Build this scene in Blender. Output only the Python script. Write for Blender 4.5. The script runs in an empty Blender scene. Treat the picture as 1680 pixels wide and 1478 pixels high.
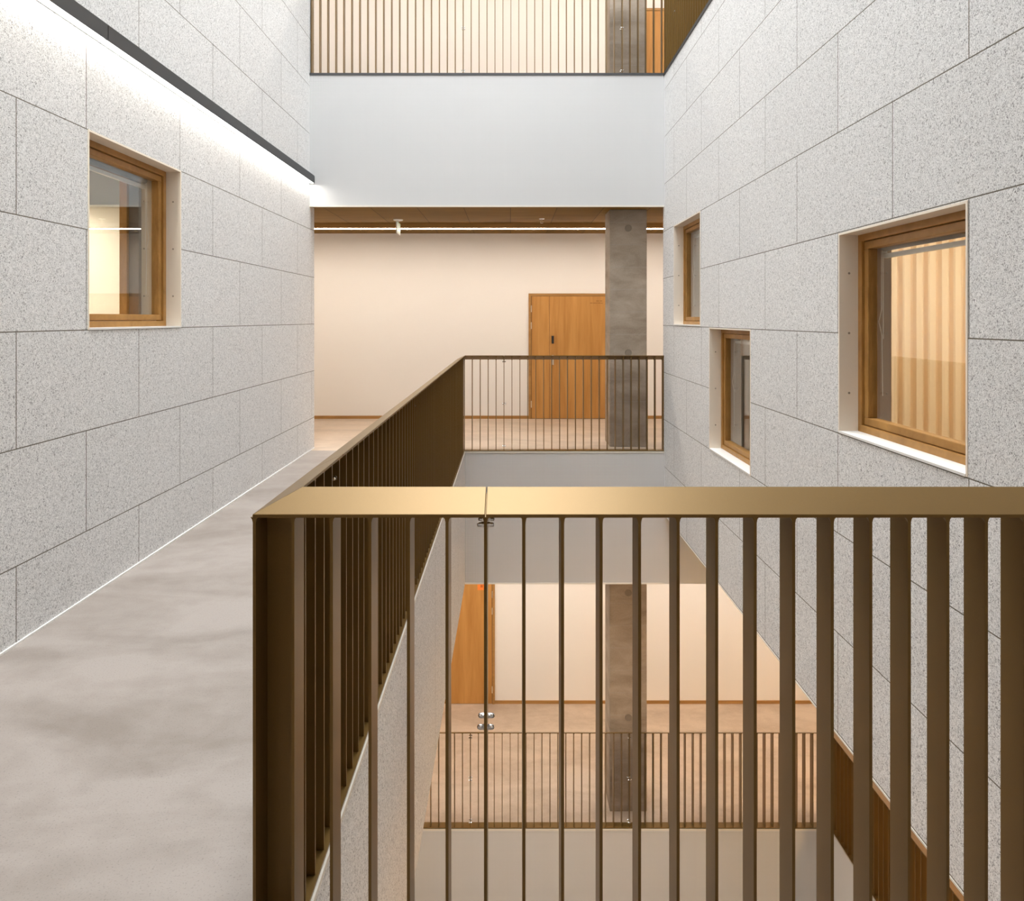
import bpy, bmesh, math, random
from mathutils import Vector, Matrix
random.seed(4)
scn = bpy.context.scene
COL = scn.collection
PI = math.pi

# ------------------------------------------------------------------ dimensions (metres)
EYE = 1.667
XL, XR = -2.5276, 1.94          # wood-wool walls either side of the atrium
XW = -0.57                      # atrium edge of the walkway
YF, YB = 8.94, 11.85            # far gallery edge, gallery back wall
YN = 1.951                      # atrium edge of the near landing
ST = 4.755                      # storey height
SOF = 3.083                     # soffit above our floor
XV = 4.034                      # right edge of the wider void one storey down
YREAR = -1.4

# ------------------------------------------------------------------ materials
def new_mat(name):
    m = bpy.data.materials.new(name); m.use_nodes = True
    nt = m.node_tree
    for n in list(nt.nodes): nt.nodes.remove(n)
    out = nt.nodes.new('ShaderNodeOutputMaterial')
    b = nt.nodes.new('ShaderNodeBsdfPrincipled')
    nt.links.new(b.outputs[0], out.inputs[0])
    return m, nt, b, out

def node(nt, t, **kw):
    n = nt.nodes.new(t)
    for k, v in kw.items(): setattr(n, k, v)
    return n

def math_n(nt, op, a, b=None, c=None):
    n = node(nt, 'ShaderNodeMath', operation=op)
    for i, v in enumerate((a, b, c)):
        if v is None: continue
        if isinstance(v, (int, float)): n.inputs[i].default_value = v
        else: nt.links.new(v, n.inputs[i])
    return n.outputs[0]

def ramp(nt, fac, stops):
    r = node(nt, 'ShaderNodeValToRGB')
    cr = r.color_ramp
    while len(cr.elements) < len(stops): cr.elements.new(0.5)
    for e, (p, c) in zip(cr.elements, stops):
        e.position = p; e.color = (c[0], c[1], c[2], 1)
    nt.links.new(fac, r.inputs[0])
    return r.outputs[0]

def mixc(nt, fac, a, b, mode='MIX'):
    n = node(nt, 'ShaderNodeMix', data_type='RGBA', blend_type=mode)
    for sock, v in ((n.inputs[0], fac), (n.inputs[6], a), (n.inputs[7], b)):
        if isinstance(v, (int, float)): sock.default_value = v
        elif isinstance(v, tuple): sock.default_value = (v[0], v[1], v[2], 1)
        else: nt.links.new(v, sock)
    return n.outputs[2]

def pos(nt):
    g = node(nt, 'ShaderNodeNewGeometry')
    return g.outputs['Position']

def noise(nt, vec, scale, detail=2, rough=0.5, dist=0.0):
    n = node(nt, 'ShaderNodeTexNoise')
    n.inputs['Scale'].default_value = scale; n.inputs['Detail'].default_value = detail
    n.inputs['Roughness'].default_value = rough; n.inputs['Distortion'].default_value = dist
    if vec is not None: nt.links.new(vec, n.inputs['Vector'])
    return n.outputs[0]

def scaled(nt, vec, s):
    n = node(nt, 'ShaderNodeMapping'); n.inputs['Scale'].default_value = s
    nt.links.new(vec, n.inputs['Vector']); return n.outputs[0]

def bump(nt, b, h, strength, dist):
    n = node(nt, 'ShaderNodeBump'); n.inputs['Strength'].default_value = strength
    n.inputs['Distance'].default_value = dist
    nt.links.new(h, n.inputs['Height']); nt.links.new(n.outputs[0], b.inputs['Normal'])

def plain(name, col, rough=0.5, metal=0.0, spec=0.5):
    m, nt, b, o = new_mat(name)
    b.inputs['Base Color'].default_value = (*col, 1)
    b.inputs['Roughness'].default_value = rough; b.inputs['Metallic'].default_value = metal
    b.inputs['Specular IOR Level'].default_value = spec
    return m

def wood_wool(name, y0, z0, row, light=(0.86, 0.858, 0.85)):
    """cement-bonded wood-wool panels 1.2 m long in half-bond, with open bevelled joints"""
    m, nt, b, o = new_mat(name)
    p = pos(nt)
    s = node(nt, 'ShaderNodeSeparateXYZ'); nt.links.new(p, s.inputs[0])
    cy = math_n(nt, 'SUBTRACT', s.outputs[1], y0)
    cz = math_n(nt, 'SUBTRACT', s.outputs[2], z0)
    c = node(nt, 'ShaderNodeCombineXYZ'); nt.links.new(cy, c.inputs[0]); nt.links.new(cz, c.inputs[1])
    br = node(nt, 'ShaderNodeTexBrick'); br.offset = 0.5; br.offset_frequency = 2
    br.inputs['Scale'].default_value = 1; br.inputs['Mortar Size'].default_value = 0.0034
    br.inputs['Mortar Smooth'].default_value = 0.3; br.inputs['Bias'].default_value = 0
    br.inputs['Brick Width'].default_value = 1.2; br.inputs['Row Height'].default_value = row
    br.inputs['Color1'].default_value = (0.95, 0.95, 0.95, 1); br.inputs['Color2'].default_value = (1.04, 1.04, 1.04, 1)
    nt.links.new(c.outputs[0], br.inputs['Vector'])
    n1 = noise(nt, p, 75, 2, 0.55, 2.4)
    n2 = noise(nt, scaled(nt, p, (1, 1.12, 1)), 92, 2, 0.6, 1.8)
    r1 = math_n(nt, 'ABSOLUTE', math_n(nt, 'SUBTRACT', n1, 0.5))
    dk = (light[0]*0.31, light[1]*0.31, light[2]*0.31)
    md = (light[0]*0.80, light[1]*0.80, light[2]*0.80)
    flecks = ramp(nt, n2, [(0.34, dk), (0.44, md), (0.54, light), (0.8, tuple(min(1, v*1.08) for v in light))])
    curl = ramp(nt, r1, [(0.0, (0.62,)*3), (0.045, (1,)*3)])
    colr = mixc(nt, 1.0, flecks, curl, 'MULTIPLY')
    colr = mixc(nt, 0.5, colr, mixc(nt, 1.0, colr, br.outputs['Color'], 'MULTIPLY'))
    colr = mixc(nt, br.outputs['Fac'], colr, (0.17, 0.15, 0.12))
    nt.links.new(colr, b.inputs['Base Color'])
    b.inputs['Roughness'].default_value = 0.95; b.inputs['Specular IOR Level'].default_value = 0.1
    h = math_n(nt, 'SUBTRACT', math_n(nt, 'MULTIPLY', n2, 0.35), br.outputs['Fac'])
    bump(nt, b, h, 0.5, 0.006)
    return m

def perforated(name):
    m, nt, b, o = new_mat(name)
    p = pos(nt); s = node(nt, 'ShaderNodeSeparateXYZ'); nt.links.new(p, s.inputs[0])
    P = 0.0178
    def cell(sock):
        f = math_n(nt, 'FRACT', math_n(nt, 'DIVIDE', sock, P))
        return math_n(nt, 'SUBTRACT', f, 0.5)
    fx, fz = cell(s.outputs[0]), cell(s.outputs[2])
    d = math_n(nt, 'SQRT', math_n(nt, 'ADD', math_n(nt, 'MULTIPLY', fx, fx), math_n(nt, 'MULTIPLY', fz, fz)))
    hole = math_n(nt, 'LESS_THAN', d, 0.27)
    nt.links.new(mixc(nt, hole, (0.71, 0.71, 0.705), (0.09, 0.09, 0.09)), b.inputs['Base Color'])
    b.inputs['Roughness'].default_value = 0.6; b.inputs['Specular IOR Level'].default_value = 0.3
    return m

def wood(name, c0, c1, stretch, rough=0.42, planks=None):
    m, nt, b, o = new_mat(name)
    p = pos(nt)
    g = noise(nt, scaled(nt, p, stretch), 1.0, 5, 0.6, 0.6)
    g2 = noise(nt, scaled(nt, p, tuple(v*3.7 for v in stretch)), 1.0, 2, 0.5, 0.2)
    g = math_n(nt, 'ADD', math_n(nt, 'MULTIPLY', g, 0.75), math_n(nt, 'MULTIPLY', g2, 0.25))
    colr = ramp(nt, g, [(0.34, c0), (0.66, c1)])
    if planks:
        s = node(nt, 'ShaderNodeSeparateXYZ'); nt.links.new(p, s.inputs[0])
        f = math_n(nt, 'FRACT', math_n(nt, 'DIVIDE', s.outputs[planks[0]], planks[1]))
        ln = math_n(nt, 'LESS_THAN', f, planks[2])
        w = node(nt, 'ShaderNodeTexWhiteNoise', noise_dimensions='1D')
        nt.links.new(math_n(nt, 'FLOOR', math_n(nt, 'DIVIDE', s.outputs[planks[0]], planks[1])), w.inputs['W'])
        v = math_n(nt, 'MULTIPLY_ADD', w.outputs[0], 0.22, 0.89)
        cv = node(nt, 'ShaderNodeCombineColor')
        for i in range(3): nt.links.new(v, cv.inputs[i])
        colr = mixc(nt, 1.0, colr, cv.outputs[0], 'MULTIPLY')
        colr = mixc(nt, ln, colr, tuple(v*0.35 for v in c0))
    nt.links.new(colr, b.inputs['Base Color'])
    b.inputs['Roughness'].default_value = rough
    b.inputs['Specular IOR Level'].default_value = 0.35 if rough < 0.6 else 0.1
    return m

def concrete_floor(name, c_lo, c_hi):
    m, nt, b, o = new_mat(name)
    p = pos(nt)
    n1 = noise(nt, scaled(nt, p, (0.8, 2.1, 1)), 1.15, 5, 0.55, 0.6)
    n2 = noise(nt, p, 150, 3, 0.65)
    n3 = noise(nt, p, 7, 4, 0.6, 0.3)
    base = ramp(nt, math_n(nt, 'ADD', math_n(nt, 'MULTIPLY', n1, 0.75), math_n(nt, 'MULTIPLY', n3, 0.25)), [(0.36, c_lo), (0.58, c_hi)])
    speck = ramp(nt, n2, [(0.33, (0.5,)*3), (0.43, (1,)*3)])
    base = mixc(nt, 0.55, base, mixc(nt, 1.0, base, speck, 'MULTIPLY'))
    nt.links.new(base, b.inputs['Base Color'])
    nt.links.new(math_n(nt, 'MULTIPLY_ADD', n1, 0.3, 0.30), b.inputs['Roughness'])
    b.inputs['Specular IOR Level'].default_value = 0.35
    return m

def column_concrete(name):
    m, nt, b, o = new_mat(name)
    p = pos(nt); s = node(nt, 'ShaderNodeSeparateXYZ'); nt.links.new(p, s.inputs[0])
    n1 = noise(nt, scaled(nt, p, (2.2, 2.2, 5)), 1, 5, 0.6, 0.5)
    n2 = noise(nt, p, 60, 3, 0.6)
    base = ramp(nt, math_n(nt, 'ADD', math_n(nt, 'MULTIPLY', n1, 0.8), math_n(nt, 'MULTIPLY', n2, 0.2)), [(0.33, (0.245, 0.195, 0.145)), (0.65, (0.40, 0.335, 0.265))])
    f = math_n(nt, 'FRACT', math_n(nt, 'DIVIDE', s.outputs[2], 0.292))
    ln = math_n(nt, 'LESS_THAN', f, 0.035)
    base = mixc(nt, math_n(nt, 'MULTIPLY', ln, 0.35), base, (0.36, 0.33, 0.29))
    nt.links.new(base, b.inputs['Base Color'])
    b.inputs['Roughness'].default_value = 0.75; b.inputs['Specular IOR Level'].default_value = 0.3
    bump(nt, b, n2, 0.15, 0.003)
    return m

def painted_wall(name, col):
    m, nt, b, o = new_mat(name)
    n = noise(nt, pos(nt), 260, 2, 0.5)
    nt.links.new(ramp(nt, n, [(0.3, tuple(v*0.97 for v in col)), (0.7, col)]), b.inputs['Base Color'])
    b.inputs['Roughness'].default_value = 0.7; b.inputs['Specular IOR Level'].default_value = 0.2
    bump(nt, b, n, 0.08, 0.001)
    return m

def bronze(name, col, metal, rough):
    m, nt, b, o = new_mat(name)
    n = noise(nt, pos(nt), 900, 1, 0.5)
    nt.links.new(ramp(nt, n, [(0.3, tuple(v*0.9 for v in col)), (0.7, tuple(v*1.06 for v in col))]), b.inputs['Base Color'])
    b.inputs['Metallic'].default_value = metal; b.inputs['Roughness'].default_value = rough
    b.inputs['Specular IOR Level'].default_value = 0.35
    b.inputs['Coat Weight'].default_value = 0.2; b.inputs['Coat Roughness'].default_value = 0.35
    bump(nt, b, n, 0.05, 0.0006)
    return m

def emit(name, col, strength):
    m, nt, b, o = new_mat(name)
    b.inputs['Base Color'].default_value = (0.9, 0.9, 0.9, 1)
    b.inputs['Emission Color'].default_value = (*col, 1)
    b.inputs['Emission Strength'].default_value = strength
    return m

def glazing(name):
    m = bpy.data.materials.new(name); m.use_nodes = True
    nt = m.node_tree
    for n in list(nt.nodes): nt.nodes.remove(n)
    out = node(nt, 'ShaderNodeOutputMaterial')
    tr = node(nt, 'ShaderNodeBsdfTransparent'); tr.inputs[0].default_value = (0.97, 0.985, 0.98, 1)
    gl = node(nt, 'ShaderNodeBsdfGlossy'); gl.inputs['Roughness'].default_value = 0.0
    gl.inputs[0].default_value = (1, 1, 1, 1)
    lw = node(nt, 'ShaderNodeLayerWeight'); lw.inputs[0].default_value = 0.5
    fr = math_n(nt, 'MULTIPLY_ADD', math_n(nt, 'POWER', lw.outputs['Facing'], 4.0), 0.93, 0.07)
    mx = node(nt, 'ShaderNodeMixShader')
    nt.links.new(fr, mx.inputs[0]); nt.links.new(tr.outputs[0], mx.inputs[1]); nt.links.new(gl.outputs[0], mx.inputs[2])
    nt.links.new(mx.outputs[0], out.inputs[0])
    return m

WARM = (1.0, 0.875, 0.75)
M = dict(
    wool_l=wood_wool('wood_wool_left', 3.63, 0.40, 0.6),
    wool_r=wood_wool('wood_wool_right', 3.60, 0.40, 0.592),
    wool_f=wood_wool('wood_wool_fascia', 3.6, -3.0, 3.1),
    perf=perforated('perforated_board'),
    oak=wood('oak_veneer', (0.40, 0.185, 0.045), (0.56, 0.29, 0.085), (7, 7, 0.55)),
    oak_frame=wood('oak_frame', (0.30, 0.145, 0.035), (0.45, 0.235, 0.065), (22, 5, 5)),
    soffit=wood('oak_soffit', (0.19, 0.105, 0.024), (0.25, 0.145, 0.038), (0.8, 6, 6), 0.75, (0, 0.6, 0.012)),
    skirting=wood('oak_skirting', (0.33, 0.17, 0.05), (0.44, 0.24, 0.08), (1.0, 8, 8)),
    floor=concrete_floor('polished_concrete', (0.245, 0.210, 0.183), (0.345, 0.306, 0.277)),
    floor_warmlit=concrete_floor('polished_concrete_warmlit', (0.43, 0.335, 0.25), (0.57, 0.46, 0.355)),  # same concrete as the walkway, with warm lamp spill put into its colour
    col=column_concrete('board_marked_concrete'),
    plug=plain('dark_mortar', (0.23, 0.19, 0.145), 0.8),
    cream=painted_wall('warm_white_paint', (0.85, 0.825, 0.79)),
    white=painted_wall('white_paint', (0.80, 0.79, 0.77)),
    reveal=painted_wall('cream_board', (0.86, 0.78, 0.665)),
    sill=plain('white_sill', (0.82, 0.81, 0.78), 0.45),
    inner=painted_wall('taupe_board', (0.40, 0.29, 0.20)), slate=plain('slate_paint', (0.09, 0.10, 0.115), 0.4),
    bronze=bronze('bronze_paint', (0.178, 0.103, 0.025), 0.5, 0.40),
    chrome=plain('stainless', (0.75, 0.75, 0.74), 0.14, 1.0),
    screw=plain('screw_head', (0.35, 0.30, 0.24), 0.4, 0.6),
    lampbody=plain('anthracite_metal', (0.06, 0.062, 0.066), 0.5, 0.3),
    black=plain('black_plastic', (0.012, 0.012, 0.013), 0.35),
    edge=plain('pale_edge_profile', (0.72, 0.68, 0.60), 0.4),
    whiteplastic=plain('white_plastic', (0.85, 0.84, 0.82), 0.35),
    brass=plain('satin_steel', (0.72, 0.66, 0.55), 0.35, 0.9),
    green=emit('exit_green', (0.08, 0.5, 0.2), 0.25),
    signwhite=emit('exit_white', (0.9, 1.0, 0.9), 0.3),
    orange=plain('orange_label', (0.80, 0.22, 0.03), 0.5),
    orange_dk=plain('dark_orange_mark', (0.50, 0.10, 0.01), 0.5),
    ink=plain('brown_ink', (0.20, 0.09, 0.02), 0.6),
    glass=glazing('window_glass'),
    led_warm=emit('warm_led', WARM, 50.0),
    led_white=emit('neutral_led', (1.0, 0.94, 0.86), 28.0),
    led_room=emit('room_led', (1.0, 0.87, 0.70), 66.0),
    led_amber=emit('amber_led', (1.0, 0.60, 0.24), 85.0),
    led_fill=emit('fill_led', (1.0, 0.82, 0.66), 330.0),
    pleat=painted_wall('ochre_corrugated', (0.88, 0.68, 0.44)),
    roomwall=painted_wall('pale_yellow_paint', (0.88, 0.835, 0.74)),
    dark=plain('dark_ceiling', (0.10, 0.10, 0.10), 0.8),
)

# ------------------------------------------------------------------ mesh helpers
def bm_new(): return bmesh.new()

def box(bm, x0, x1, y0, y1, z0, z1):
    v = [bm.verts.new((x, y, z)) for x in (x0, x1) for y in (y0, y1) for z in (z0, z1)]
    for f in ((0, 1, 3, 2), (4, 6, 7, 5), (0, 4, 5, 1), (2, 3, 7, 6), (0, 2, 6, 4), (1, 5, 7, 3)):
        bm.faces.new([v[i] for i in f])
    return bm

def quad(bm, pts): bm.faces.new([bm.verts.new(p) for p in pts])

def lathe(bm, prof, n=16, mat=Matrix()):
    """profile [(r, h)] turned about local z, then moved by mat"""
    rings = []
    for r, h in prof:
        if r < 1e-6: rings.append([bm.verts.new(mat @ Vector((0, 0, h)))])
        else: rings.append([bm.verts.new(mat @ Vector((r*math.cos(2*PI*i/n), r*math.sin(2*PI*i/n), h))) for i in range(n)])
    for a, b in zip(rings, rings[1:]):
        for i in range(n):
            j = (i+1) % n
            if len(a) == 1 and len(b) == 1: continue
            if len(a) == 1: bm.faces.new((a[0], b[j], b[i]))
            elif len(b) == 1: bm.faces.new((a[i], a[j], b[0]))
            else: bm.faces.new((a[i], a[j], b[j], b[i]))

def tube(bm, pts, r, n=8):
    pts = [Vector(p) for p in pts]; rings = []
    for i, p in enumerate(pts):
        d = (pts[min(i+1, len(pts)-1)] - pts[max(i-1, 0)]).normalized()
        a = d.orthogonal().normalized(); b = d.cross(a)
        rings.append([bm.verts.new(p + r*(math.cos(2*PI*k/n)*a + math.sin(2*PI*k/n)*b)) for k in range(n)])
    for a, b in zip(rings, rings[1:]):
        for k in range(n): bm.faces.new((a[k], a[(k+1) % n], b[(k+1) % n], b[k]))
    bm.faces.new(rings[0]); bm.faces.new(rings[-1])

def mk(name, bm, mat, parent=None, bevel=0, smooth=False):
    bmesh.ops.recalc_face_normals(bm, faces=bm.faces)
    me = bpy.data.meshes.new(name); bm.to_mesh(me); bm.free()
    me.materials.append(M[mat] if isinstance(mat, str) else mat)
    if smooth:
        for p in me.polygons: p.use_smooth = True
    o = bpy.data.objects.new(name, me); COL.objects.link(o)
    if parent: o.parent = parent
    if bevel:
        bv = o.modifiers.new('bevel', 'BEVEL'); bv.width = bevel; bv.segments = 2; bv.limit_method = 'ANGLE'
    return o

def tag(o, label, cat, group=None, kind=None):
    o['label'] = label; o['category'] = cat
    if group: o['group'] = group
    if kind: o['kind'] = kind
    return o

def empty(name, label, cat, loc=(0, 0, 0), rz=0, group=None, kind=None):
    o = bpy.data.objects.new(name, None); COL.objects.link(o)
    o.empty_display_size = 0.1
    o.location = loc; o.rotation_euler = (0, 0, rz)
    return tag(o, label, cat, group, kind)

def boxes(name, lst, mat, label, cat, kind='structure', parent=None, bevel=0):
    bm = bm_new()
    for b in lst: box(bm, *b)
    return tag(mk(name, bm, mat, parent, bevel), label, cat, None, kind)

# ------------------------------------------------------------------ walls with window openings
def wall_x(name, x, th, y0, y1, z0, z1, holes, mat):
    """wall whose visible face is the plane X = x, solid towards x + th"""
    ys = sorted({y0, y1, *[h[0] for h in holes], *[h[1] for h in holes]})
    zs = sorted({z0, z1, *[h[2] for h in holes], *[h[3] for h in holes]})
    bm = bm_new()
    def solid(i, j):
        if i < 0 or j < 0 or i >= len(ys)-1 or j >= len(zs)-1: return False
        cy, cz = (ys[i]+ys[i+1])/2, (zs[j]+zs[j+1])/2
        return not any(a < cy < b and c < cz < d for a, b, c, d in holes)
    vs = {}
    def v(xx, yy, zz):
        k = (round(xx, 5), round(yy, 5), round(zz, 5))
        if k not in vs: vs[k] = bm.verts.new((xx, yy, zz))
        return vs[k]
    for i in range(len(ys)-1):
        for j in range(len(zs)-1):
            if not solid(i, j): continue
            a, b, c, d = ys[i], ys[i+1], zs[j], zs[j+1]
            for xx in (x, x+th): bm.faces.new((v(xx, a, c), v(xx, b, c), v(xx, b, d), v(xx, a, d)))
            if not solid(i-1, j): bm.faces.new((v(x, a, c), v(x+th, a, c), v(x+th, a, d), v(x, a, d)))
            if not solid(i+1, j): bm.faces.new((v(x, b, c), v(x+th, b, c), v(x+th, b, d), v(x, b, d)))
            if not solid(i, j-1): bm.faces.new((v(x, a, c), v(x+th, a, c), v(x+th, b, c), v(x, b, c)))
            if not solid(i, j+1): bm.faces.new((v(x, a, d), v(x+th, a, d), v(x+th, b, d), v(x, b, d)))
    return mk(name, bm, mat)

TH = 0.27
W1 = (4.245, 5.447, 1.600, 2.803)
W2 = (3.006, 4.188, 0.996, 2.170)
W3 = (5.722, 6.905, 0.400, 1.582)
W4 = (7.235, 8.407, 1.590, 2.768)
tag(wall_x('wall_left', XL, -TH, YREAR, 9.151, -2*ST, 14.4, [W1], 'wool_l'),
    'grey wood-wool panelled wall on the left with one square window', 'wall', None, 'structure')
tag(wall_x('wall_right', XR, TH, YREAR, 9.0, -0.795, 4.735, [W2, W3, W4], 'wool_r'),
    'grey wood-wool panelled wall on the right with three staggered windows', 'wall', None, 'structure')

# ------------------------------------------------------------------ floors, soffits, bands
boxes('floor', [(XL, XR, YREAR, YN-0.03, -0.2, 0), (XL, XW-0.03, YN-0.03, YF+0.04, -0.2, 0)],
      'floor', 'polished grey-beige concrete floor of the walkway and near landing', 'floor')
boxes('floor_gallery', [(-6, 7, YF+0.04, YB, -0.2, 0)], 'floor_warmlit', 'concrete floor of the far gallery at walkway level, warm light in its colour', 'floor')
boxes('floor_upper', [(-6, 7, YF+0.04, YB, ST-0.2, ST), (XR+0.04, 4.6, YREAR, YF+0.04, ST-0.2, ST)],
      'floor_warmlit', 'concrete floor of the gallery one storey up', 'floor')
boxes('floor_lower', [(-6, 7, YF+0.04, YB, -ST-0.2, -ST), (XV+0.04, 7, YREAR, YF+0.04, -ST-0.2, -ST), (XL, XV+0.04, YREAR, YN, -ST-0.2, -ST)],
      'floor_warmlit', 'concrete floor of the gallery one storey down, warm light in its colour', 'floor')
boxes('floor_bottom', [(XL, 7, YREAR, YF, -2*ST-0.2, -2*ST)], 'floor', 'concrete floor at the bottom of the atrium', 'floor')

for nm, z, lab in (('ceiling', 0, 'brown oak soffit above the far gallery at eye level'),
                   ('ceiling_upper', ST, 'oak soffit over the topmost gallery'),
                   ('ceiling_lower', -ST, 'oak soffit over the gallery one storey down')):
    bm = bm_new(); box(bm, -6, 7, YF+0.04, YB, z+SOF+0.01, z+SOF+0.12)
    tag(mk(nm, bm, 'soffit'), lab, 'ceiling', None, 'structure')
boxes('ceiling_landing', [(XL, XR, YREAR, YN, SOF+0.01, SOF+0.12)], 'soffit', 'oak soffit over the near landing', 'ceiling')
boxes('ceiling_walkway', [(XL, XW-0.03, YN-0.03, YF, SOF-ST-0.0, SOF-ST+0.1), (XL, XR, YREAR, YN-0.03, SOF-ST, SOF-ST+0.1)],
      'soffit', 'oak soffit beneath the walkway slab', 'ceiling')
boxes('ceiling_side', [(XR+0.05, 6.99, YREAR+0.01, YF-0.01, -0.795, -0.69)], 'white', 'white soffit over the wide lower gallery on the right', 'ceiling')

def band(name, x0, x1, z0, z1, lab):
    tag(mk(name, box(bm_new(), x0, x1, YF, YF+0.04, z0, z1), 'perf'), lab, 'wall panel', None, 'structure')
band('wall_band_upper', XL, XR, SOF, ST-0.02, 'white perforated parapet band below the topmost railing')
band('wall_band_middle', XL, XR+0.002, SOF-ST, -0.004, 'white perforated slab band below the far gallery railing')
band('wall_band_side', XR+0.002, 7, SOF-ST, -0.795, 'white perforated band end behind the right wall bottom edge')
band('wall_band_lower', XL, XV, SOF-2*ST, -ST-0.004, 'perforated slab band at the foot of the picture below the lowest railing')
boxes('trim_1', [(XL, XR, YF-0.004, YF+0.04, SOF-0.004, SOF+0.012)], 'edge', 'pale edge profile under the upper perforated band', 'trim')
boxes('trim_2', [(XL, XR, YF-0.004, YF+0.04, SOF-ST-0.004, SOF-ST+0.012)], 'edge', 'pale edge profile under the middle perforated band', 'trim')
boxes('trim_3', [(XW-0.01, XR, YF-0.006, YF+0.04, -0.022, -0.004)], 'edge', 'pale edge profile along the top of the middle perforated band', 'trim')
boxes('trim_4', [(XL, XV, YF-0.006, YF+0.04, -ST-0.022, -ST-0.004)], 'edge', 'pale edge profile along the top of the lowest perforated band', 'trim')
boxes('trim_5', [(XW-0.03, XW+0.005, YN, YF, -0.020, -0.003)], 'edge', 'pale metal edge along the walkway slab', 'trim')
boxes('trim_6', [(XV-0.005, XV+0.03, YREAR, YF, -ST-0.020, -ST-0.003)], 'edge', 'pale metal edge along the slab of the lower right gallery', 'trim')
boxes('trim_7', [(XR-0.003, XR+0.02, YREAR, 9.0, -0.800, -0.790)], 'edge', 'pale edge profile along the bottom of the right wall', 'trim')
boxes('wall_fascia_walkway', [(XW-0.03, XW, YN-0.03, YF, SOF-ST, -0.004)], 'wool_f', 'grey wood-wool fascia of the walkway slab edge', 'wall panel')
boxes('wall_fascia_landing', [(XW-0.03, XR, YN-0.03, YN, SOF-ST, -0.004)], 'wool_f', 'grey fascia of the near landing slab edge', 'wall panel')
boxes('wall_fascia_side', [(XV, XV+0.04, YREAR, YF, -2*ST+3.1, -ST-0.004)], 'white', 'plain pale slab edge below the lower right railing', 'wall panel')
boxes('baseboard_left', [(XL, XL+0.009, YREAR, 9.151, 0, 0.011)], 'sill', 'thin white strip along the foot of the left wall', 'trim')

# gallery back walls, one per storey, and end walls
for nm, z, lab in (('wall_back', 0, 'warm white plaster wall behind the far gallery with the oak double door'),
                   ('wall_back_upper', ST, 'warm white plaster wall behind the topmost gallery'),
                   ('wall_back_lower', -ST, 'warm white plaster wall behind the gallery one storey down')):
    tag(mk(nm, box(bm_new(), -6, 7, YB, YB+0.15, z, z+SOF+0.1), 'cream'), lab, 'wall', None, 'structure')
boxes('wall_ends', [(-6.15, -6, 8.9, YB+0.15, -2*ST, 14.4), (7, 7.15, YREAR, YB+0.15, -2*ST, 14.4)], 'cream', 'plaster end walls of the galleries', 'wall')
boxes('wall_rear', [(-6.2, 7, YREAR-0.15, YREAR, -2*ST, 14.4)], 'white', 'plaster wall behind the near landing', 'wall')
boxes('wall_front', [(XL, XR, YN-0.05, YN, SOF, 14.4)], 'perf', 'perforated wall above the near landing', 'wall')
boxes('wall_crown', [(XL, 4.6, YF, YF+0.04, ST+SOF, 14.4), (4.6, 4.75, YREAR, YF, ST, 14.4)], 'white', 'white walls around the top of the atrium', 'wall')
boxes('wall_partition', [(-6, XL-TH, 8.9, 9.151, 0, SOF), (XR+TH, 7, 8.85, 9.0, 0, SOF)], 'cream', 'plaster partitions between rooms and gallery', 'wall')
boxes('baseboard_back', [(-6, 0.307, YB-0.014, YB, 0, 0.05), (1.66, 7, YB-0.014, YB, 0, 0.05)], 'skirting', 'oak skirting of the far gallery', 'trim')
boxes('baseboard_back_lower', [(-6, -1.42, YB-0.014, YB, -ST, -ST+0.05), (-0.256, 7, YB-0.014, YB, -ST, -ST+0.05)], 'skirting', 'oak skirting of the gallery one storey down', 'trim')

# rooms behind the windows
boxes('wall_room_left', [(-6.2, XL-TH, 2.2, 2.3, 0, SOF), (-6.2, -6.1, 2.3, 8.9, 0, SOF), (-6.1, XL-TH, 8.8, 8.9, 0, SOF)], 'roomwall', 'pale yellow walls of the room behind the left window', 'wall')
boxes('floor_room_left', [(-6.1, XL-TH, 2.3, 8.8, -0.1, 0)], 'floor_warmlit', 'floor of the room behind the left window', 'floor')
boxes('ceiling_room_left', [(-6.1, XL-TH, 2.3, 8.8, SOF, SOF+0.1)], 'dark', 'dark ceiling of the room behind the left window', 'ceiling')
boxes('wall_room_right', [(XR+TH, 7, 6.05, 6.15, 0, SOF), (XR+TH, 7, 8.75, 8.85, 0, SOF)], 'roomwall', 'walls of the rooms behind the right windows', 'wall')
boxes('floor_room_right', [(XR+TH, 7, YREAR, 8.8, -0.1, 0)], 'floor_warmlit', 'floor of the rooms behind the right windows', 'floor')
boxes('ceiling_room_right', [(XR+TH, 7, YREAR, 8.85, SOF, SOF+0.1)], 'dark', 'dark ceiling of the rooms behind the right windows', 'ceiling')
bm = bm_new(); n = 420; prev = None
for i in range(n+1):
    x = XR+TH+0.02 + i*(6.95-0.02-XR-TH)/n
    ph = (x/0.107) % 1.0
    t = min(1, max(0, (abs(ph-0.5)-0.12)/0.12))
    y = 5.98 - 0.045*(t*t*(3-2*t))
    a = bm.verts.new((x, y, 0.02)); b_ = bm.verts.new((x, y, 2.95)); c_ = bm.verts.new((x, y+0.012, 0.02)); d_ = bm.verts.new((x, y+0.012, 2.95))
    if prev: bm.faces.new((prev[0], a, b_, prev[1])); bm.faces.new((prev[2], c_, d_, prev[3])); bm.faces.new((prev[1], b_, d_, prev[3])); bm.faces.new((prev[0], a, c_, prev[2]))
    prev = (a, b_, c_, d_)
tag(mk('corrugated_screen', bm, 'pleat'), 'ochre vertically corrugated screen seen through the big right window', 'wall panel')

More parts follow.
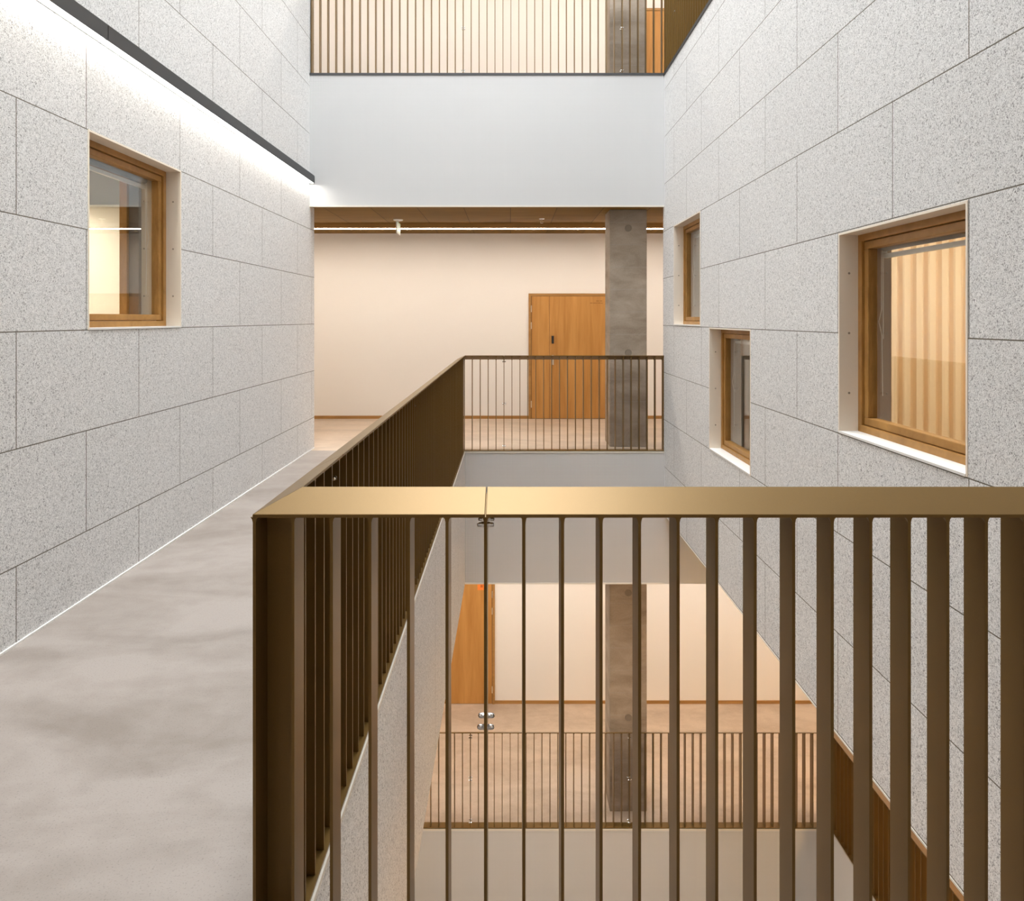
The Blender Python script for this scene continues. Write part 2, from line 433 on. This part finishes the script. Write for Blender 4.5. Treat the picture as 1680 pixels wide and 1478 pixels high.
# ------------------------------------------------------------------ windows
def ring(bm, X, d0, d1, y0, y1, z0, z1, w):
    a, b = sorted((X(d0), X(d1)))
    box(bm, a, b, y0, y1, z0, z0+w); box(bm, a, b, y0, y1, z1-w, z1)
    box(bm, a, b, y0, y0+w, z0+w, z1-w); box(bm, a, b, y1-w, y1, z0+w, z1-w)

def window(num, s, xw, H, label):
    y0, y1, z0, z1 = H
    X = lambda d: xw + s*d
    root = empty('window_%d' % num, label, 'window', (X(0), (y0+y1)/2, z0), 0, None, 'structure')
    off = Vector(root.location)
    def part(name, bm, mat, par=root, bevel=0, smooth=False, lab=None):
        o = mk(name, bm, mat, par, bevel, smooth)
        if par is root: o.matrix_parent_inverse = Matrix.Translation(-off)
        else: o.matrix_parent_inverse = Matrix()
        if lab: o['label'] = lab
        return o
    def bx(d0, d1, a, b, c, d):
        p, q = sorted((X(d0), X(d1))); return box(bm_new(), p, q, a, b, c, d)
    t = 0.012
    # outer lining boards, with their screws
    part('reveal_board', bx(-0.003, 0.108, y0, y1, z1-t, z1), 'reveal')
    for a, b in ((y0, y0+t), (y1-t, y1)): part('reveal_board', bx(-0.003, 0.108, a, b, z0, z1-t), 'reveal')
    part('sill', bx(-0.006, 0.108, y0+t, y1-t, z0, z0+t), 'sill', lab='white sill board')
    f = bm_new(); ring(f, X, 0.108, 0.165, y0, y1, z0, z1, 0.052); part('frame', f, 'oak_frame', bevel=0.003)
    g = bm_new(); ring(g, X, 0.122, 0.178, y0+0.055, y1-0.055, z0+0.055, z1-0.055, 0.044)
    sash = part('sash', g, 'oak_frame', bevel=0.004)
    part('pane', bx(0.150, 0.158, y0+0.095, y1-0.095, z0+0.095, z1-0.095), 'glass', sash)
    i = bm_new(); ring(i, X, 0.178, TH+0.01, y0+0.015, y1-0.015, z0+0.015, z1-0.015, 0.03)
    part('inner_lining', i, 'reveal' if s < 0 else 'inner')
    if s > 0: k = bm_new(); ring(k, X, TH+0.002, TH+0.022, y0-0.04, y1+0.04, z0-0.04, z1+0.04, 0.075)
    if s > 0: part('inner_trim', k, 'oak_frame')
    if s < 0:
        q = bm_new(); ring(q, X, 0.285, 0.36, y0+0.02, y1-0.02, z0+0.02, z1-0.02, 0.055); part('inner_casement', q, 'slate')
        q = bm_new(); ring(q, X, 0.365, 0.42, y0+0.02, y1-0.02, z0+0.02, z1-0.02, 0.075); part('inner_frame', q, 'oak_frame')
    sc = bm_new()
    for q in (0.2, 0.5, 0.8):
        for d, yy in ((0.055, y1-t), (0.26, y1-0.045)):
            lathe(sc, [(0, 0.003), (0.006, 0.002), (0.007, 0)], 10, Matrix.Translation((X(d), yy, z0+q*(z1-z0))) @ Matrix.Rotation(PI/2, 4, 'X'))
    part('screw', sc, 'screw')
    return root

window(1, -1, XL, W1, 'square oak-framed window in the left wall, lit room behind')
window(2, 1, XR, W2, 'largest oak-framed window on the right, ochre corrugated screen behind')
window(3, 1, XR, W3, 'small low oak-framed window on the right wall, down near the floor')
window(4, 1, XR, W4, 'small high oak-framed window on the right wall nearest the far gallery')

def blind(s, xw, H, label):
    y0, y1, z0, z1 = H
    d = 0.245 if s > 0 else 0.255; x = xw + s*d
    root = empty('roller_blind', label, 'blind', (x, (y0+y1)/2, z1-0.05), 0, 'roller blinds rolled up inside the windows')
    off = Matrix.Translation(-Vector(root.location))
    def part(name, bm, mat, **k):
        o = mk(name, bm, mat, root, **k); o.matrix_parent_inverse = off; return o
    a, b = y0+0.05, y1-0.05
    c = bm_new(); lathe(c, [(0, 0), (0.024, 0), (0.024, b-a), (0, b-a)], 16, Matrix.Translation((x, a, z1-0.085)) @ Matrix.Rotation(-PI/2, 4, 'X'))
    part('roller', c, 'dark', smooth=False)
    part('bottom_bar', box(bm_new(), x-0.012, x+0.012, a, b, z1-0.150, z1-0.125), 'whiteplastic')
    part('bracket', box(bm_new(), x-0.015, x+0.015, b, b+0.006, z1-0.12, z1-0.05), 'whiteplastic')
    cd = bm_new(); cy = y1-0.075
    pts = [(x-s*0.03, cy, z1-0.11), (x-s*0.031, cy, z1-0.30), (x-s*0.03, cy+0.004, z1-0.45), (x-s*0.045, cy+0.006, z1-0.52), (x-s*0.03, cy, z1-0.60), (x-s*0.026, cy, z1-0.95)]
    tube(cd, pts, 0.0028, 6)
    tube(cd, [(x-s*0.022, cy, z1-0.11), (x-s*0.022, cy, z1-0.62)], 0.0024, 6)
    part('cord', cd, 'whiteplastic')
    return root
blind(-1, XL, W1, 'rolled-up blind inside the left wall window')
blind(1, XR, W2, 'rolled-up blind with looped cord inside the largest right window')
blind(1, XR, W3, 'rolled-up blind with looped cord inside the low right window')
blind(1, XR, W4, 'rolled-up blind with looped cord inside the high small right window')

# ------------------------------------------------------------------ railings
RW, Z0, Z1 = 0.102, 1.157, 1.206         # handrail plate: width, walkway-edge height, atrium-edge height
SL = (Z1-Z0)/RW
def baluster_mesh(th=0.008, corner=False):
    bm = bm_new()
    ya, yb, zb = 0.003, 0.090, 0.008
    zt = (lambda y: Z0 - 0.008) if corner else (lambda y: Z0 + SL*y - 0.009)
    h = th/2; fl = 0.006
    secs = []
    for dz, hw in ((None, h), (0.014, h), (0.005, h+fl*0.35), (0.0, h+fl)):
        row = []
        for sx, y in ((-1, ya), (1, ya), (1, yb), (-1, yb)):
            z = zb if dz is None else zt(y)-dz
            row.append(bm.verts.new((sx*hw, y, z)))
        secs.append(row)
    for a, b in zip(secs, secs[1:]):
        for i in range(4): bm.faces.new((a[i], a[(i+1) % 4], b[(i+1) % 4], b[i]))
    bm.faces.new(secs[0]); bm.faces.new(secs[-1])
    bmesh.ops.recalc_face_normals(bm, faces=bm.faces)
    me = bpy.data.meshes.new('baluster'); bm.to_mesh(me); bm.free(); me.materials.append(M['bronze'])
    return me
BAL = baluster_mesh(); BALC = baluster_mesh(corner=True)
def nut_mesh():
    bm = bm_new()
    for sg in (1, -1):
        mt = Matrix.Rotation(sg*PI/2, 4, 'Y')
        lathe(bm, [(0.0085, 0.003), (0.0085, 0.0045), (0.0078, 0.005)], 20, mt)
        lathe(bm, [(0, 0.0045), (0.0078, 0.0045), (0.0078, 0.011)], 6, mt)
        lathe(bm, [(0.0070, 0.011), (0.0070, 0.015), (0.0062, 0.019), (0.0042, 0.0217), (0, 0.0228)], 18, mt)
    bmesh.ops.recalc_face_normals(bm, faces=bm.faces)
    me = bpy.data.meshes.new('cap_nut'); bm.to_mesh(me); bm.free(); me.materials.append(M['chrome'])
    for p in me.polygons: p.use_smooth = len(p.vertices) == 4 and p.area < 4e-5
    return me
NUT = nut_mesh()

def railing(label, loc, rz, x0, x1, m0, m1, first, pitch, joints, base_drop=0.0, over=0.0, extra=()):
    """local x along the rail, local y from walkway edge to atrium edge; m0/m1 mitre (x shift per y) at either end"""
    root = empty('balustrade', label, 'railing', loc, rz, 'bronze balustrades around the atrium')
    cuts = [x0] + [j for j in joints if x0 < j < x1] + [x1]
    for i in range(len(cuts)-1):
        a, b = cuts[i]+(0.0012 if i else 0), cuts[i+1]-(0.0012 if i < len(cuts)-2 else 0)
        sa = m0 if i == 0 else 0; sb = m1 if i == len(cuts)-2 else 0
        prof = [(0, Z0-0.009), (0, Z0), (RW, Z1), (RW, Z1-0.009)]
        bm = bm_new()
        A = [bm.verts.new((a+sa*y, y, z)) for y, z in prof]; B = [bm.verts.new((b+sb*y, y, z)) for y, z in prof]
        for k in range(4): bm.faces.new((A[k], A[(k+1) % 4], B[(k+1) % 4], B[k]))
        bm.faces.new(A); bm.faces.new(B)
        mk('handrail', bm, 'bronze', root, 0.0015)
    bm = bm_new()
    prof = [(0, -base_drop), (0, 0.008), (RW-0.004+over, 0.008), (RW-0.004+over, -base_drop)]
    if base_drop == 0: prof = [(0, 0.0005), (0, 0.008), (RW-0.002+over, 0.008), (RW-0.002+over, 0.0005)]
    A = [bm.verts.new((x0+m0*y, y, z)) for y, z in prof]; B = [bm.verts.new((x1+m1*y, y, z)) for y, z in prof]
    for k in range(4): bm.faces.new((A[k], A[(k+1) % 4], B[(k+1) % 4], B[k]))
    bm.faces.new(A); bm.faces.new(B)
    mk('base_plate', bm, 'lampbody' if base_drop else 'bronze', root)
    xs = []; x = first
    while x < x1 - 0.02:
        if x > x0 + (0.09 if m0 and rz else 0) and x < x1 - (0.09 if m1 else 0): xs.append(x)
        x += pitch
    xs += list(extra)
    lim = 100
    for x in xs[:lim]:
        o = bpy.data.objects.new('baluster', BALC if x - x0 < 0.01 and m0 else BAL); COL.objects.link(o); o.parent = root; o.location = (x, 0, 0)
    for j in joints:
        if not x0 < j < x1: continue
        for z in (1.125, 0.592, 0.055):
            for y in (0.020, 0.074):
                o = bpy.data.objects.new('cap_nut', NUT); COL.objects.link(o); o.parent = root; o.location = (j, y, z)
                o['label'] = 'stainless dome nut'
    return root

P_ = 0.1006
# near landing: the big one in front
railing('nearest bronze flat-bar balustrade across the front with wide sloping handrail', (0, 1.849, 0), 0, -0.672, XR, 1, 0, -0.668, P_, [-0.668+6*P_, -0.668+26*P_])
# walkway side: local x = -Y
railing('bronze balustrade running back along the left walkway edge', (-0.672, 0, 0), -PI/2, -9.042, -1.849, 1, -1, -8.96, P_, [-8.96+6*P_, -8.96+26*P_, -8.96+45*P_, -8.96+65*P_], extra=(-1.9455,))
# far gallery on our floor: local x = -X
railing('bronze balustrade across the far gallery at walkway level', (0, 9.042, 0), PI, -XR, 0.672, 0, -1, -XR+0.006, P_, [-XR+0.006+20*P_])
railing('bronze balustrade of the topmost gallery, seen from below', (0, 9.042, ST), PI, -XR-0.10, -XL, 0, 0, -XR+0.02, P_, [-XR+0.02+5*P_, -XR+0.02+25*P_], 0.020, 0.012)
railing('bronze balustrade above the right wall, receding at the top edge', (XR+RW, 0, ST), PI/2, 3.0, 9.042, 0, 0, 3.06, P_, [3.06+20*P_, 3.06+40*P_, 3.06+54*P_], 0.03, 0.012)
railing('bronze balustrade across the gallery one storey down', (0, 9.042, -ST), PI, -XV, -XL, 0, 0, -XV+0.01, P_, [-XV+0.01+25*P_, -XV+0.01+45*P_])
railing('bronze balustrade along the right edge one storey down, orange-lit handrail', (XV+RW, 0, -ST), PI/2, 2.2, 9.042, 0, 0, 2.26, P_, [2.26+20*P_, 2.26+40*P_, 2.26+60*P_])

# ------------------------------------------------------------------ columns
def column(z, name, label):
    root = empty(name, label, 'column', (1.54, 9.49, z))
    bm = box(bm_new(), -0.242, 0.242, -0.24, 0.21, 0, SOF+0.01)
    mk('shaft', bm, 'col', root, 0.008)
    for hx, hz in ((0.0, 2.85), (0.0, 1.225)):
        b = bm_new(); lathe(b, [(0.046, -0.0005), (0.046, 0.004), (0.038, 0.004), (0.036, 0.001), (0, 0.001)], 24, Matrix.Translation((hx, -0.24, hz)) @ Matrix.Rotation(PI/2, 4, 'X'))
        mk('tie_hole_plug', b, 'plug', root)
    return root
column(0, 'concrete_column', 'board-marked concrete column on the far gallery beside the oak door')
column(ST, 'concrete_column', 'grey concrete column behind the topmost railing, next to a narrow orange door')
column(-ST, 'concrete_column', 'concrete column on the gallery one storey down')

# ------------------------------------------------------------------ doors
def door(num, z, x0, x1, splits, hinge_x, label, extras=()):
    root = empty('door_%d' % num, label, 'door', ((x0+x1)/2, YB, z), 0, None, 'structure')
    off = Matrix.Translation(-Vector(root.location))
    def part(name, bm, mat, par=root, lab=None, bevel=0):
        o = mk(name, bm, mat, par, bevel)
        o.matrix_parent_inverse = off if par is root else Matrix()
        if lab: o['label'] = lab
        return o
    f = 0.043; top = 2.09
    bm = bm_new(); ya, yb = YB-0.028, YB
    box(bm, x0, x0+f, ya, yb, z, z+top); box(bm, x1-f, x1, ya, yb, z, z+top); box(bm, x0+f, x1-f, ya, yb, z+top-f, z+top)
    part('door_frame', bm, 'skirting', bevel=0.002)
    part('rebate', box(bm_new(), x0+f, x1-f, YB-0.006, YB, z, z+top-f), 'black')
    xs = [x0+f+0.004] + splits + [x1-f-0.004]
    leaves = []
    for a, b in zip(xs, xs[1:]):
        leaves.append(part('leaf', box(bm_new(), a+0.002, b-0.002, YB-0.020, YB-0.006, z+0.006, z+top-f-0.004), 'oak', bevel=0.0015))
    for hz in (0.19, 1.50, 1.78, 1.0)[:4]:
        if hz == 1.0: continue
        hb = bm_new(); lathe(hb, [(0, 0), (0.008, 0), (0.008, 0.11), (0, 0.11)], 12, Matrix.Translation((hinge_x, YB-0.034, z+hz)))
        part('hinge', hb, 'brass', lab='satin metal hinge')
    return root, part

r, part = door(1, 0, 0.307, 1.655, [0.655], 0.352, 'oak double door with black card reader on the far gallery, behind the column')
bm = box(bm_new(), 0.692, 0.728, YB-0.045, YB-0.020, 1.255, 1.385); part('card_reader', bm, 'black', lab='black card reader', bevel=0.006)
bm = bm_new(); box(bm, 0.693, 0.727, YB-0.027, YB-0.020, 0.90, 1.06)
part('handle_plate', bm, 'brass')
bm = bm_new(); tube(bm, [(0.71, YB-0.022, 1.02), (0.71, YB-0.065, 1.02), (0.725, YB-0.070, 1.02), (0.84, YB-0.070, 1.018)], 0.010, 10)
part('handle', bm, 'brass', lab='satin steel lever handle')
bm = bm_new()
for x, w, zz in ((1.435, 0.052, 1.957), (1.495, 0.040, 1.957), (1.335, 0.045, 1.922), (1.386, 0.075, 1.922), (1.466, 0.038, 1.922), (1.512, 0.030, 1.920)):
    k = x
    while k < x+w-0.004:
        box(bm, k, k+0.006, YB-0.0208, YB-0.0200, zz, zz+0.015); k += 0.0105
part('lettering', bm, 'ink', lab='two small lines of brown lettering')

r, part = door(2, -ST, -1.42, -0.256, [], -0.300, 'oak door with small orange label on the gallery one storey down')
part('door_label', box(bm_new(), -0.545, -0.390, YB-0.0225, YB-0.020, -ST+1.90, -ST+2.02), 'orange', lab='orange label')
part('label_mark', box(bm_new(), -0.495, -0.455, YB-0.0232, YB-0.0225, -ST+1.945, -ST+1.99), 'orange_dk')
r, part = door(3, ST, 1.75, 2.95, [2.0], 1.79, 'orange-toned oak door on the topmost gallery right of the column')

# ------------------------------------------------------------------ ceiling fittings
def led(name, label, x0, x1, y, z, w, mat='led_warm'):
    root = empty(name, label, 'ceiling light', ((x0+x1)/2, y, z))
    off = Matrix.Translation(-Vector(root.location))
    o = mk('channel', box(bm_new(), x0, x1, y-w/2, y+w/2, z-0.066, z+0.009), 'skirting', root); o.matrix_parent_inverse = off
    o = mk('diffuser', box(bm_new(), x0, x1, y-w/2+0.003, y+w/2-0.003, z-0.071, z-0.0665), mat, root); o.matrix_parent_inverse = off
led('linear_ceiling_light', 'continuous warm light line in the far gallery soffit', -5.9, 6.9, 10.62, SOF, 0.09)
led('linear_ceiling_light', 'warm light line in the soffit of the topmost gallery', -5.9, 6.9, 10.62, SOF+ST, 0.09)
led('linear_ceiling_light', 'warm light line in the soffit one storey down', -5.9, 6.9, 10.62, SOF-ST, 0.09)
led('linear_ceiling_light', 'warm light line in the soffit over the near landing', XL+0.1, XR-0.1, -0.6, SOF, 0.05)
led('linear_ceiling_light', 'unseen added fill light line hung under the near landing', XL+0.1, XR-0.1, -0.35, SOF-ST-0.13, 0.05, 'led_fill')  # unseen lamp, added to brighten the lower perforated bands
def led_y(name, label, y0, y1, x, z, w, mat):
    root = empty(name, label, 'ceiling light', (x, (y0+y1)/2, z))
    off = Matrix.Translation(-Vector(root.location))
    o = mk('channel', box(bm_new(), x-w/2-0.006, x+w/2+0.006, y0, y1, z-0.012, z), 'whiteplastic', root); o.matrix_parent_inverse = off
    o = mk('diffuser', box(bm_new(), x-w/2, x+w/2, y0, y1, z-0.022, z-0.0125), mat, root); o.matrix_parent_inverse = off
led_y('linear_ceiling_light', 'warm light line over the lower right gallery', -1.0, 8.6, 4.75, -0.796, 0.09, 'led_amber')
led_y('linear_ceiling_light', 'unseen added fill light line on the soffit beneath the walkway', 2.1, 8.7, -1.5, SOF-ST, 0.10, 'led_warm')  # added out of view to lift the lowest band and the void
led_y('linear_ceiling_light', 'light line on the ceiling of the room behind the left window', 3.0, 8.4, -5.5, SOF-0.002, 0.16, 'led_room')
led('linear_ceiling_light', 'light line on the ceiling of the room behind the largest right window', XR+TH+0.3, 6.6, 4.5, SOF-0.010, 0.14, 'led_room')

# long wall lamp
lamp = empty('linear_wall_lamp', 'long dark linear lamp washing the left wall with light', 'lamp', (XL+0.036, 5.0, 3.41))
off = Matrix.Translation(-Vector(lamp.location))
xa, xb, za, zb = XL+0.001, XL+0.073, 3.364, 3.462
seams = [YREAR+0.1, 4.35-0.015, 6.62, YF-0.03]
for a, b in ((0.3, 4.328), (4.336, 6.62), (6.622, YF-0.03)):
    bm = bm_new()
    box(bm, xb-0.006, xb, a, b, za, zb); box(bm, xa, xb-0.006, a, b, zb-0.006, zb)
    box(bm, xa, xa+0.006, a, b, za, zb-0.006)
    o = mk('housing', bm, 'lampbody', lamp); o.matrix_parent_inverse = off
o = mk('seam', box(bm_new(), xa, xb-0.0015, 4.3305, 4.3335, za+0.002, zb-0.001), 'black', lamp); o.matrix_parent_inverse = off
o = mk('end_cap', box(bm_new(), xa, xb, YF-0.03, YF-0.026, za, zb), 'lampbody', lamp); o.matrix_parent_inverse = off
o = mk('diffuser', box(bm_new(), xa+0.0065, xb-0.0065, 0.3, YF-0.0305, za+0.006, za+0.012), 'led_white', lamp); o.matrix_parent_inverse = off

# hanging exit sign
ex = empty('exit_sign', 'green hanging exit sign seen edge-on under the far gallery soffit', 'sign', (-1.61, 10.20, 3.05))
off = Matrix.Translation(Vector((1.61, -10.30, -3.05)))
def xp(name, bm, mat, lab=None, **k):
    o = mk(name, bm, mat, ex, **k); o.matrix_parent_inverse = off
    if lab: o['label'] = lab
    return o
bm = bm_new(); lathe(bm, [(0, 3.093), (0.070, 3.093), (0.066, 3.080), (0.02, 3.070), (0, 3.070)], 24, Matrix.Translation((-1.61, 10.30, 0)))
xp('canopy', bm, 'whiteplastic')
bm = bm_new(); tube(bm, [(-1.61, 10.30, 3.075), (-1.61, 10.30, 3.050)], 0.008, 10); xp('stem', bm, 'whiteplastic')
xp('plate', box(bm_new(), -1.617, -1.603, 10.14, 10.46, 2.885, 3.052), 'whiteplastic', bevel=0.003)
for sx in (1, -1):
    xx = -1.61+sx*0.0072
    p, q = sorted((xx, xx+sx*0.0012))
    xp('sign_face', box(bm_new(), p, q, 10.150, 10.450, 2.900, 3.044), 'green', 'green sign face')
    p, q = sorted((xx+sx*0.0012, xx+sx*0.0018))
    bm = bm_new()
    # running figure, doorway and arrow of an emergency exit pictogram
    box(bm, p, q, 10.175, 10.235, 2.925, 3.025)
    box(bm, p, q, 10.40, 10.43, 2.965, 2.980); box(bm, p, q, 10.33, 10.40, 2.969, 2.976)
    lathe(bm, [(0, 0), (0.011, 0), (0.011, q-p), (0, q-p)], 12, Matrix.Translation((p, 10.275, 3.015)) @ Matrix.Rotation(PI/2, 4, 'Y'))
    box(bm, p, q, 10.262, 10.290, 2.965, 3.002); box(bm, p, q, 10.29, 10.315, 2.985, 2.995)
    box(bm, p, q, 10.255, 10.268, 2.925, 2.966); box(bm, p, q, 10.284, 10.312, 2.945, 2.957)
    xp('pictogram', bm, 'signwhite', 'white pictogram')

# sprinkler
sp = empty('sprinkler_head', 'small sprinkler head under the far gallery soffit left of the column', 'sprinkler', (0.45, 10.10, 3.06))
def spp(name, bm, mat, **k):
    o = mk(name, bm, mat, sp, **k); return o
bm = bm_new(); lathe(bm, [(0, 0.033), (0.040, 0.033), (0.036, 0.024), (0.012, 0.020), (0, 0.020)], 20); spp('escutcheon', bm, 'whiteplastic')
bm = bm_new(); tube(bm, [(0, 0, 0.022), (0, 0, -0.004)], 0.008, 10)
tube(bm, [(0.008, 0, 0.0), (0.018, 0, -0.014), (0.006, 0, -0.030)], 0.003, 6); tube(bm, [(-0.008, 0, 0.0), (-0.018, 0, -0.014), (-0.006, 0, -0.030)], 0.003, 6)
spp('body', bm, 'brass')
bm = bm_new(); lathe(bm, [(0, -0.029), (0.020, -0.030), (0.020, -0.033), (0, -0.033)], 16); spp('deflector', bm, 'brass')

# ------------------------------------------------------------------ daylight from the roof opening
w = bpy.data.worlds.new('overcast'); scn.world = w; w.use_nodes = True
bg = w.node_tree.nodes['Background']; bg.inputs[0].default_value = (0.93, 0.97, 1.0, 1); bg.inputs[1].default_value = 0.6
L = bpy.data.lights.new('skylight', 'AREA'); L.shape = 'RECTANGLE'; L.size = 4.3; L.size_y = 6.6; L.energy = 1950; L.color = (0.94, 0.97, 1.0)
lo = bpy.data.objects.new('skylight', L); COL.objects.link(lo); lo.location = (-0.2, 5.45, 14.35)

# ------------------------------------------------------------------ camera
cam = bpy.data.cameras.new('camera'); co = bpy.data.objects.new('camera', cam); COL.objects.link(co)
co.location = (0, 0, EYE); co.rotation_euler = (PI/2, 0, 0)
cam.sensor_fit = 'HORIZONTAL'; cam.sensor_width = 36; cam.lens = 36*1164/1680
cam.shift_x = 3/1680; cam.shift_y = -216/1680
cam.clip_start = 0.05; cam.clip_end = 200
scn.camera = co

vs = scn.view_settings
vs.view_transform = 'Standard'; vs.look = 'None'; vs.exposure = 0.0; vs.gamma = 1.0; vs.use_curve_mapping = False
scn.cycles.max_bounces = 8; scn.cycles.diffuse_bounces = 5; scn.cycles.glossy_bounces = 4; scn.cycles.transparent_max_bounces = 12
scn.cycles.use_denoising = True
scn.cycles.caustics_reflective = False; scn.cycles.caustics_refractive = False
scn.cycles.sample_clamp_indirect = 6
